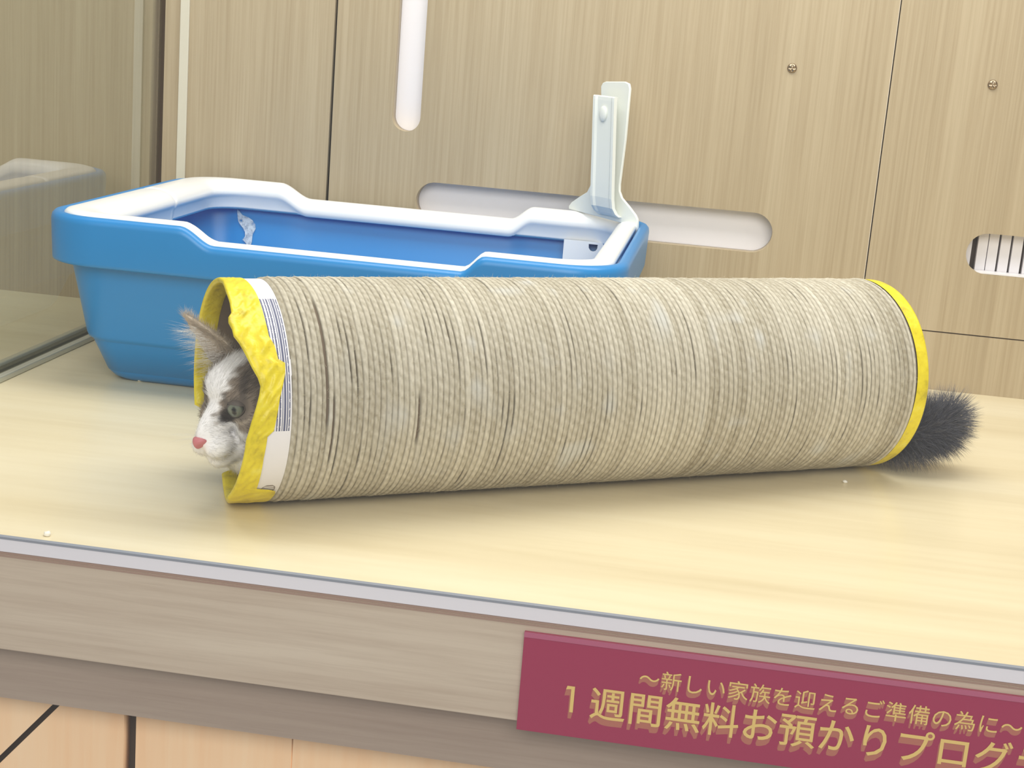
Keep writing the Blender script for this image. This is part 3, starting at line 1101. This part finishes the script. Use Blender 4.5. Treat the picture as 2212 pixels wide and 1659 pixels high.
def coat(P):
    """colour of the coat at a point: blaze, muzzle, chin and chest white, the rest tabby grey"""
    h = to_head(P)
    f, l, u = h[:, 0], h[:, 1], h[:, 2]
    al = np.abs(l)
    base = np.tile(C_GREY, (len(P), 1))
    # tabby bars over the brow, running up and back
    bar = 0.5 + 0.5 * np.sin(al * 520 + u * 130 + 1.2)
    bw = ss_(.55, .95, bar) * ss_(.004, .012, u) * 0.75
    base = base * (1 - bw[:, None]) + C_DARK * bw[:, None]
    # back of the head and ears paler beige
    eb = ss_(.024, .034, u) * ss_(.012, .024, al)
    base = base * (1 - eb[:, None]) + C_BEIGE * eb[:, None]
    # dark patch at the inner eye corner
    for sg in (1, -1):
        d = np.sqrt(((f - .0290) / .008) ** 2 + ((l - sg * .0115) / .0050) ** 2 + ((u + .0015) / .0062) ** 2)
        w = 1 - ss_(.6, 1.25, d)
        base = base * (1 - w[:, None]) + C_DARK * w[:, None]
        d = np.sqrt(((f - .026) / .010) ** 2 + ((l - sg * .0180) / .0105) ** 2 + ((u - .0040) / .0090) ** 2)
        w = (1 - ss_(.7, 1.15, d)) * 0.6
        base = base * (1 - w[:, None]) + C_DARK * 0.9 * w[:, None]
    for sg in (1, -1):
        d = np.sqrt(((l - sg * .0190) / .0105) ** 2 + ((u - .0030) / .0085) ** 2)
        w = np.exp(-((d - 1.12) / .16) ** 2) * (u < .001) * (f > .008) * 0.7
        base = base * (1 - w[:, None]) + C_BEIGE * w[:, None]
    # blaze: narrow between the eyes, widening on the brow, running over the muzzle and chin
    half = np.interp(u, [-.05, -.022, -.012, -.004, .004, .012, .020, .030, .040], [.034, .027, .0195, .0090, .0058, .0080, .0120, .0115, .0040])
    wob = .0016 * np.sin(u * 900) + .001 * np.sin(f * 700)
    w = (1 - ss_(-.0020, .0022, al - half + wob)) * ss_(-.012, .004, f + .4 * np.clip(u - .02, 0, 1))
    low_ = 1 - ss_(-.0150, -.0085, u + .30 * (al - .015))
    w = np.maximum(w, low_ * ss_(-.06, -.02, f))
    base = base * (1 - w[:, None]) + C_WHITE * w[:, None]
    # pink-beige shade of thin fur at the mouth line
    for sg in (1, -1):
        d = np.sqrt(((f - .0310) / .0100) ** 2 + ((l - sg * .0122) / .0050) ** 2 + ((u + .0006) / .0064) ** 2)
        w = 1 - ss_(.75, 1.2, d)
        base = base * (1 - w[:, None]) + C_DARK * .5 * w[:, None]
    # trunk and tail
    s = (np.asarray(P) - TC) @ AXn
    tw = ss_(.06, .12, s)
    base = base * (1 - tw[:, None]) + C_GREY * tw[:, None]
    tw = ss_(.40, .50, s)
    base = base * (1 - tw[:, None]) + C_TAIL * tw[:, None]
    return np.concatenate([base, np.ones((len(P), 1))], 1)


body = link_mesh('body', body_me, None, None, True)
body_me.materials.clear()
body_me.materials.append(attr_mat('cat_skin_fur', 'coat', 0.8, 0.15))
colour_attr(body_me, coat(BV))
adopt(body, cat)

def clear_of_tube(P0, dirs, ln):
    """keep only hairs that do not poke through the wall of the tube"""
    d = dirs / np.linalg.norm(dirs, axis=1, keepdims=True)
    ok = np.ones(len(P0), bool)
    for f_ in (0.0, .5, 1.0):
        P = P0 + d * (ln * f_)[:, None]
        s_ = (P - TC) @ AXn
        r_ = np.hypot((P - TC) @ NCn, (P - TC) @ Zn)
        ok &= ~((s_ > -.010) & (s_ < TL + .008) & (r_ > TR - .0090))
    return ok


# short coat on head and chest
M_FUR = attr_mat('cat_fur', 'coat', 0.75, 0.15)
H = to_head(BV)
sBV = (BV - TC) @ AXn
eye_keep = np.ones(nb, bool)
for sg in (1, -1):
    eye_keep &= ~((np.abs(H[:, 1] - sg * .0175) < .0080) & (np.abs(H[:, 2] - .0040) < .0062) & (H[:, 0] > .012))
nose_keep = ~((H[:, 0] > .0455) & (np.abs(H[:, 1]) < .0068) & (H[:, 2] < -.0115) & (H[:, 2] > -.0230))
cand = np.where((sBV < .075) & eye_keep & nose_keep)[0]
nh = 38000
pick = rng.choice(cand, nh)
P0 = BV[pick] + rng.normal(0, .0006, (nh, 3))
Nn = BN[pick]
Hh = H[pick]
flow = np.stack([-np.ones(nh), np.sign(Hh[:, 1]) * np.clip(np.abs(Hh[:, 1]) * 25, 0, .6), np.where(Hh[:, 2] > .006, .55, -.45)], 1) @ HM
flow = flow - (flow * Nn).sum(1, keepdims=True) * Nn
flow /= np.linalg.norm(flow, axis=1, keepdims=True) + 1e-9
dirs = flow + Nn * rng.uniform(.12, .40, (nh, 1)) + rng.normal(0, .16, (nh, 3))
front_ = ss_(.010, .045, Hh[:, 0])
ln = rng.uniform(.0055, .0095, nh) * (1 - 0.60 * front_)
col = coat(P0)
col[:, :3] *= rng.uniform(.88, 1.08, (nh, 1))
ok = clear_of_tube(P0, dirs, ln)
P0, Nn, dirs, ln, col = P0[ok], Nn[ok], dirs[ok], ln[ok], col[ok]
fur = strands('fur', P0 - Nn * .0004, dirs, ln, 0.000085, np.clip(col, 0, 1), M_FUR, cat)
tag(fur, kind='stuff')

# ear tufts: long white hairs fanning out of the far ear
ne = 300
bi, bo, tpn = [hp(*EAR_R[k]) for k in (0, 1, 2)]
tt, qq = rng.uniform(.0, .72, ne), rng.uniform(0.15, 1.0, ne)
bb = bi + (bo - bi) * qq[:, None]
P0 = bb + (tpn - bb) * tt[:, None]
dirs = np.array((0.85, -0.55, 0.0)) @ HM + rng.normal(0, .22, (ne, 3)) + (tpn - bi) * 4.0 + (np.array((0, 0, -1.)) @ HM) * (0.45 - tt[:, None]) * 0.6
col = np.tile(np.append(np.array(srgb(240, 238, 234)[:3]), 1), (ne, 1))
ln = rng.uniform(.012, .026, ne)
ok = clear_of_tube(P0, dirs, ln)
P0, dirs, ln, col = P0[ok], dirs[ok], ln[ok], col[ok]
tuft = strands('ear_tuft', P0, dirs, ln, 0.00006, col, M_FUR, cat, seg=3)
tag(tuft, 'long white hairs fanning out of the far ear', kind='stuff')

# fluffy tail
tv = np.where(sBV > .565)[0]
nt_ = 13000
pick = rng.choice(tv, nt_)
P0, Nn = BV[pick], BN[pick]
tdir = np.array((.55, .02, .35))
out_t = ss_(.15, .21, P0[:, 0])
dirs = Nn * rng.uniform(.55, 1.0, (nt_, 1)) + np.where(out_t[:, None] > 0, 1, 1) * tdir * rng.uniform(.3, .75, (nt_, 1)) + rng.normal(0, .22, (nt_, 3))
ln = rng.uniform(.012, .024, nt_)
tipz = P0[:, 2] + dirs[:, 2] / np.linalg.norm(dirs, axis=1) * ln
dirs[:, 2] = np.where(tipz < 0.002, np.maximum(dirs[:, 2], (0.002 - P0[:, 2]) / ln * np.linalg.norm(dirs, axis=1) * 0.9), dirs[:, 2])
bend = np.zeros((nt_, 3))
bend[:, 2] = rng.uniform(-.004, .003, nt_)
tc_ = np.array(srgb(94, 97, 108)[:3])
mixl = rng.uniform(0, 1, nt_) ** 3
col = tc_ * (1 - mixl[:, None]) + np.array(srgb(140, 138, 140)[:3]) * mixl[:, None]
col = np.concatenate([col * rng.uniform(.75, 1.2, (nt_, 1)), np.ones((nt_, 1))], 1)
ok = clear_of_tube(P0, dirs, ln)
P0, dirs, ln, col, bend = P0[ok], dirs[ok], ln[ok], col[ok], bend[ok]
tf = strands('tail_fur', P0, dirs, ln, 0.00012, np.clip(col, 0, 1), M_FUR, cat, bend, seg=3)
tag(tf, 'long dark grey fur of the bushy tail', kind='stuff')


# eyes with dark lids, nose, whiskers
def eye(sg):
    c = hp(.0200, .0140, .0035) if sg > 0 else hp(.0180, -.0122, .0035)
    gaze = np.array((0.86, sg * 0.50, -0.02)) @ HM
    gaze /= np.linalg.norm(gaze)
    up = np.cross(np.cross(gaze, hu), gaze)
    up /= np.linalg.norm(up)
    rt = np.cross(up, gaze)
    R_e = 0.0088
    fr = Matrix(((rt[0], up[0], gaze[0], c[0]), (rt[1], up[1], gaze[1], c[1]), (rt[2], up[2], gaze[2], c[2]), (0, 0, 0, 1)))
    bm_ = bmesh.new()
    bmesh.ops.create_uvsphere(bm_, u_segments=40, v_segments=28, radius=R_e)
    for v in bm_.verts:
        v.co *= 1.0
    me_ = bpy.data.meshes.new('eye')
    bm_.to_mesh(me_)
    bm_.free()
    V_ = np.array([tuple(v.co) for v in me_.vertices])
    cols = np.zeros((len(V_), 4))
    cols[:, 3] = 1
    iris, dk, ring_ = [np.array(srgb(*q)[:3]) for q in ((118, 124, 110), (22, 22, 22), (56, 56, 50))]
    ang = np.sqrt((V_[:, 0] / .0060) ** 2 + (V_[:, 1] / .0060) ** 2)
    pup = np.sqrt((V_[:, 0] / .0019) ** 2 + (V_[:, 1] / .0033) ** 2)
    cc = np.tile(iris, (len(V_), 1))
    w = ss_(.80, 1.0, ang)[:, None]
    cc = cc * (1 - w) + ring_ * w
    w = (1 - ss_(.75, 1.15, pup))[:, None]
    cc = cc * (1 - w) + dk * w
    w = ss_(1.02, 1.12, ang)[:, None]
    cc = cc * (1 - w) + dk * w
    cc[V_[:, 2] < 0] = dk
    cols[:, :3] = cc
    o = link_mesh('eye', me_, EYE_M, None, True)
    colour_attr(me_, cols, 'iris')
    me_.transform(fr)
    adopt(o, cat)
    # lid: an almond ring of dark skin hugging the ball
    V2, F2 = [], []
    n_ = 40
    for k_ in range(n_):
        t_ = 2 * math.pi * k_ / n_
        a_x = .0069 * math.cos(t_)
        a_y = (.0052 if math.sin(t_) > 0 else .0050) * math.sin(t_) * (1 - 0.10 * math.cos(t_) * sg) - 0.0010 * math.cos(t_) * sg * -1
        for (sc2, rr2) in ((0.97, R_e * 1.002), (1.03, R_e * 1.022), (1.09, R_e * 1.015), (1.17, R_e * 0.975)):
            x_, y_ = a_x * sc2, a_y * sc2
            z_ = math.sqrt(max(rr2 * rr2 - x_ * x_ - y_ * y_, 0.0000001))
            V2.append(fr @ Vector((x_, y_, z_)))
    for k_ in range(n_):
        for q_ in range(3):
            a_, b_ = k_ * 4 + q_, ((k_ + 1) % n_) * 4 + q_
            F2.append((a_, b_, b_ + 1, a_ + 1))
    # upper lid: a shell over the top of the ball, its edge sloping down to the outer corner
    b0, nx_, ny_ = len(V2), 18, 8
    for i_ in range(nx_ + 1):
        x_ = -.0076 + .0152 * i_ / nx_
        y_hi = math.sqrt(max(.0082 ** 2 - x_ * x_, 0))
        y_lo = min(.0044 - .20 * x_ * sg - 14.0 * x_ * x_, y_hi)
        for j_ in range(ny_ + 1):
            y_ = y_lo + (y_hi - y_lo) * j_ / ny_
            rr2 = R_e * (1.045 - .07 * (j_ / ny_) ** 2)
            V2.append(fr @ Vector((x_, y_, math.sqrt(max(rr2 * rr2 - x_ * x_ - y_ * y_, 1e-7)))))
    for i_ in range(nx_):
        for j_ in range(ny_):
            a_ = b0 + i_ * (ny_ + 1) + j_
            F2.append((a_, a_ + ny_ + 1, a_ + ny_ + 2, a_ + 1))
    lid = pydata('eyelid', V2, F2, LID_M, None, True)
    lid.parent = o                                  # a sub-part of the eye


EYE_M = attr_mat('wet_eye', 'iris', 0.08, 0.6)
LID_M = mat('dark_lid_skin', srgb(92, 84, 78), 0.6)
eye(1)
eye(-1)
bm = bmesh.new()
bmesh.ops.create_icosphere(bm, subdivisions=3, radius=1.0)
for v in bm.verts:
    x_, y_, z_ = v.co
    wid = 0.0090 * (0.16 + 0.84 * (z_ * 0.5 + 0.5) ** 0.8)
    v.co = Vector(hp(.0505 + .0042 * x_ - .0012 * y_ * y_ * 3, wid * y_, -.0166 + .0045 * z_))
# nostril dents
for v in bm.verts:
    q = to_head(np.array(v.co)[None])[0]
    if abs(abs(q[1]) - .0030) < .0011 and abs(q[2] + .0178) < .0011 and q[0] > .0480:
        v.co = Vector(hp(q[0] - .0012, q[1], q[2]))
me = bpy.data.meshes.new('nose')
bm.to_mesh(me)
bm.free()
nose = link_mesh('nose', me, mat('pink_nose', srgb(206, 124, 130), 0.45, sss=0.1), None, True)
adopt(nose, cat)
for sg in (1, -1):
    P0, dirs, ln, bend = [], [], [], []
    for k_ in range(7):
        P0.append(hp(.0385 - .002 * (k_ % 3), sg * .0172, -.0200 - .0024 * (k_ // 3)))
        dirs.append(np.array((.10 + .1 * (k_ % 3), sg * 1.0, .10 - .12 * (k_ // 3))) @ HM)
        ln.append(.024 + .004 * (k_ % 3))
        bend.append(np.array((0, 0, -.006)) @ HM)
    strands('whiskers', P0, dirs, np.array(ln), 0.00006, np.tile(np.array(srgb(236, 236, 240)), (7, 1)), M_FUR, cat, np.array(bend), seg=5)

# ------------------------------------------------------------------ litter crumbs on the floor
M_CRUMB = mat('pale_crumb', srgb(244, 240, 228), 0.8)
for (x_, y_, r_, lab) in ((-0.5330, -0.3510, .0022, 'tiny white crumb on the floor at the left foot of the blue box'),
                          (0.1230, -0.4210, .0020, 'tiny white crumb on the floor in front of the tube near its tail end'),
                          (-0.4260, -0.7790, .0026, 'tiny white crumb at the floor front edge, lower left')):
    bm = bmesh.new()
    bmesh.ops.create_icosphere(bm, subdivisions=2, radius=r_)
    for v in bm.verts:
        v.co *= 1 + random.uniform(-.2, .2)
        v.co.z = max(v.co.z * 0.7, -r_ * 0.55)
    me = bpy.data.meshes.new('crumb')
    bm.to_mesh(me)
    bm.free()
    o = link_mesh('crumb', me, M_CRUMB, None, True)
    o.location = (x_, y_, r_ * 0.55)
    tag(o, lab, 'crumb', 'litter crumbs on the floor')
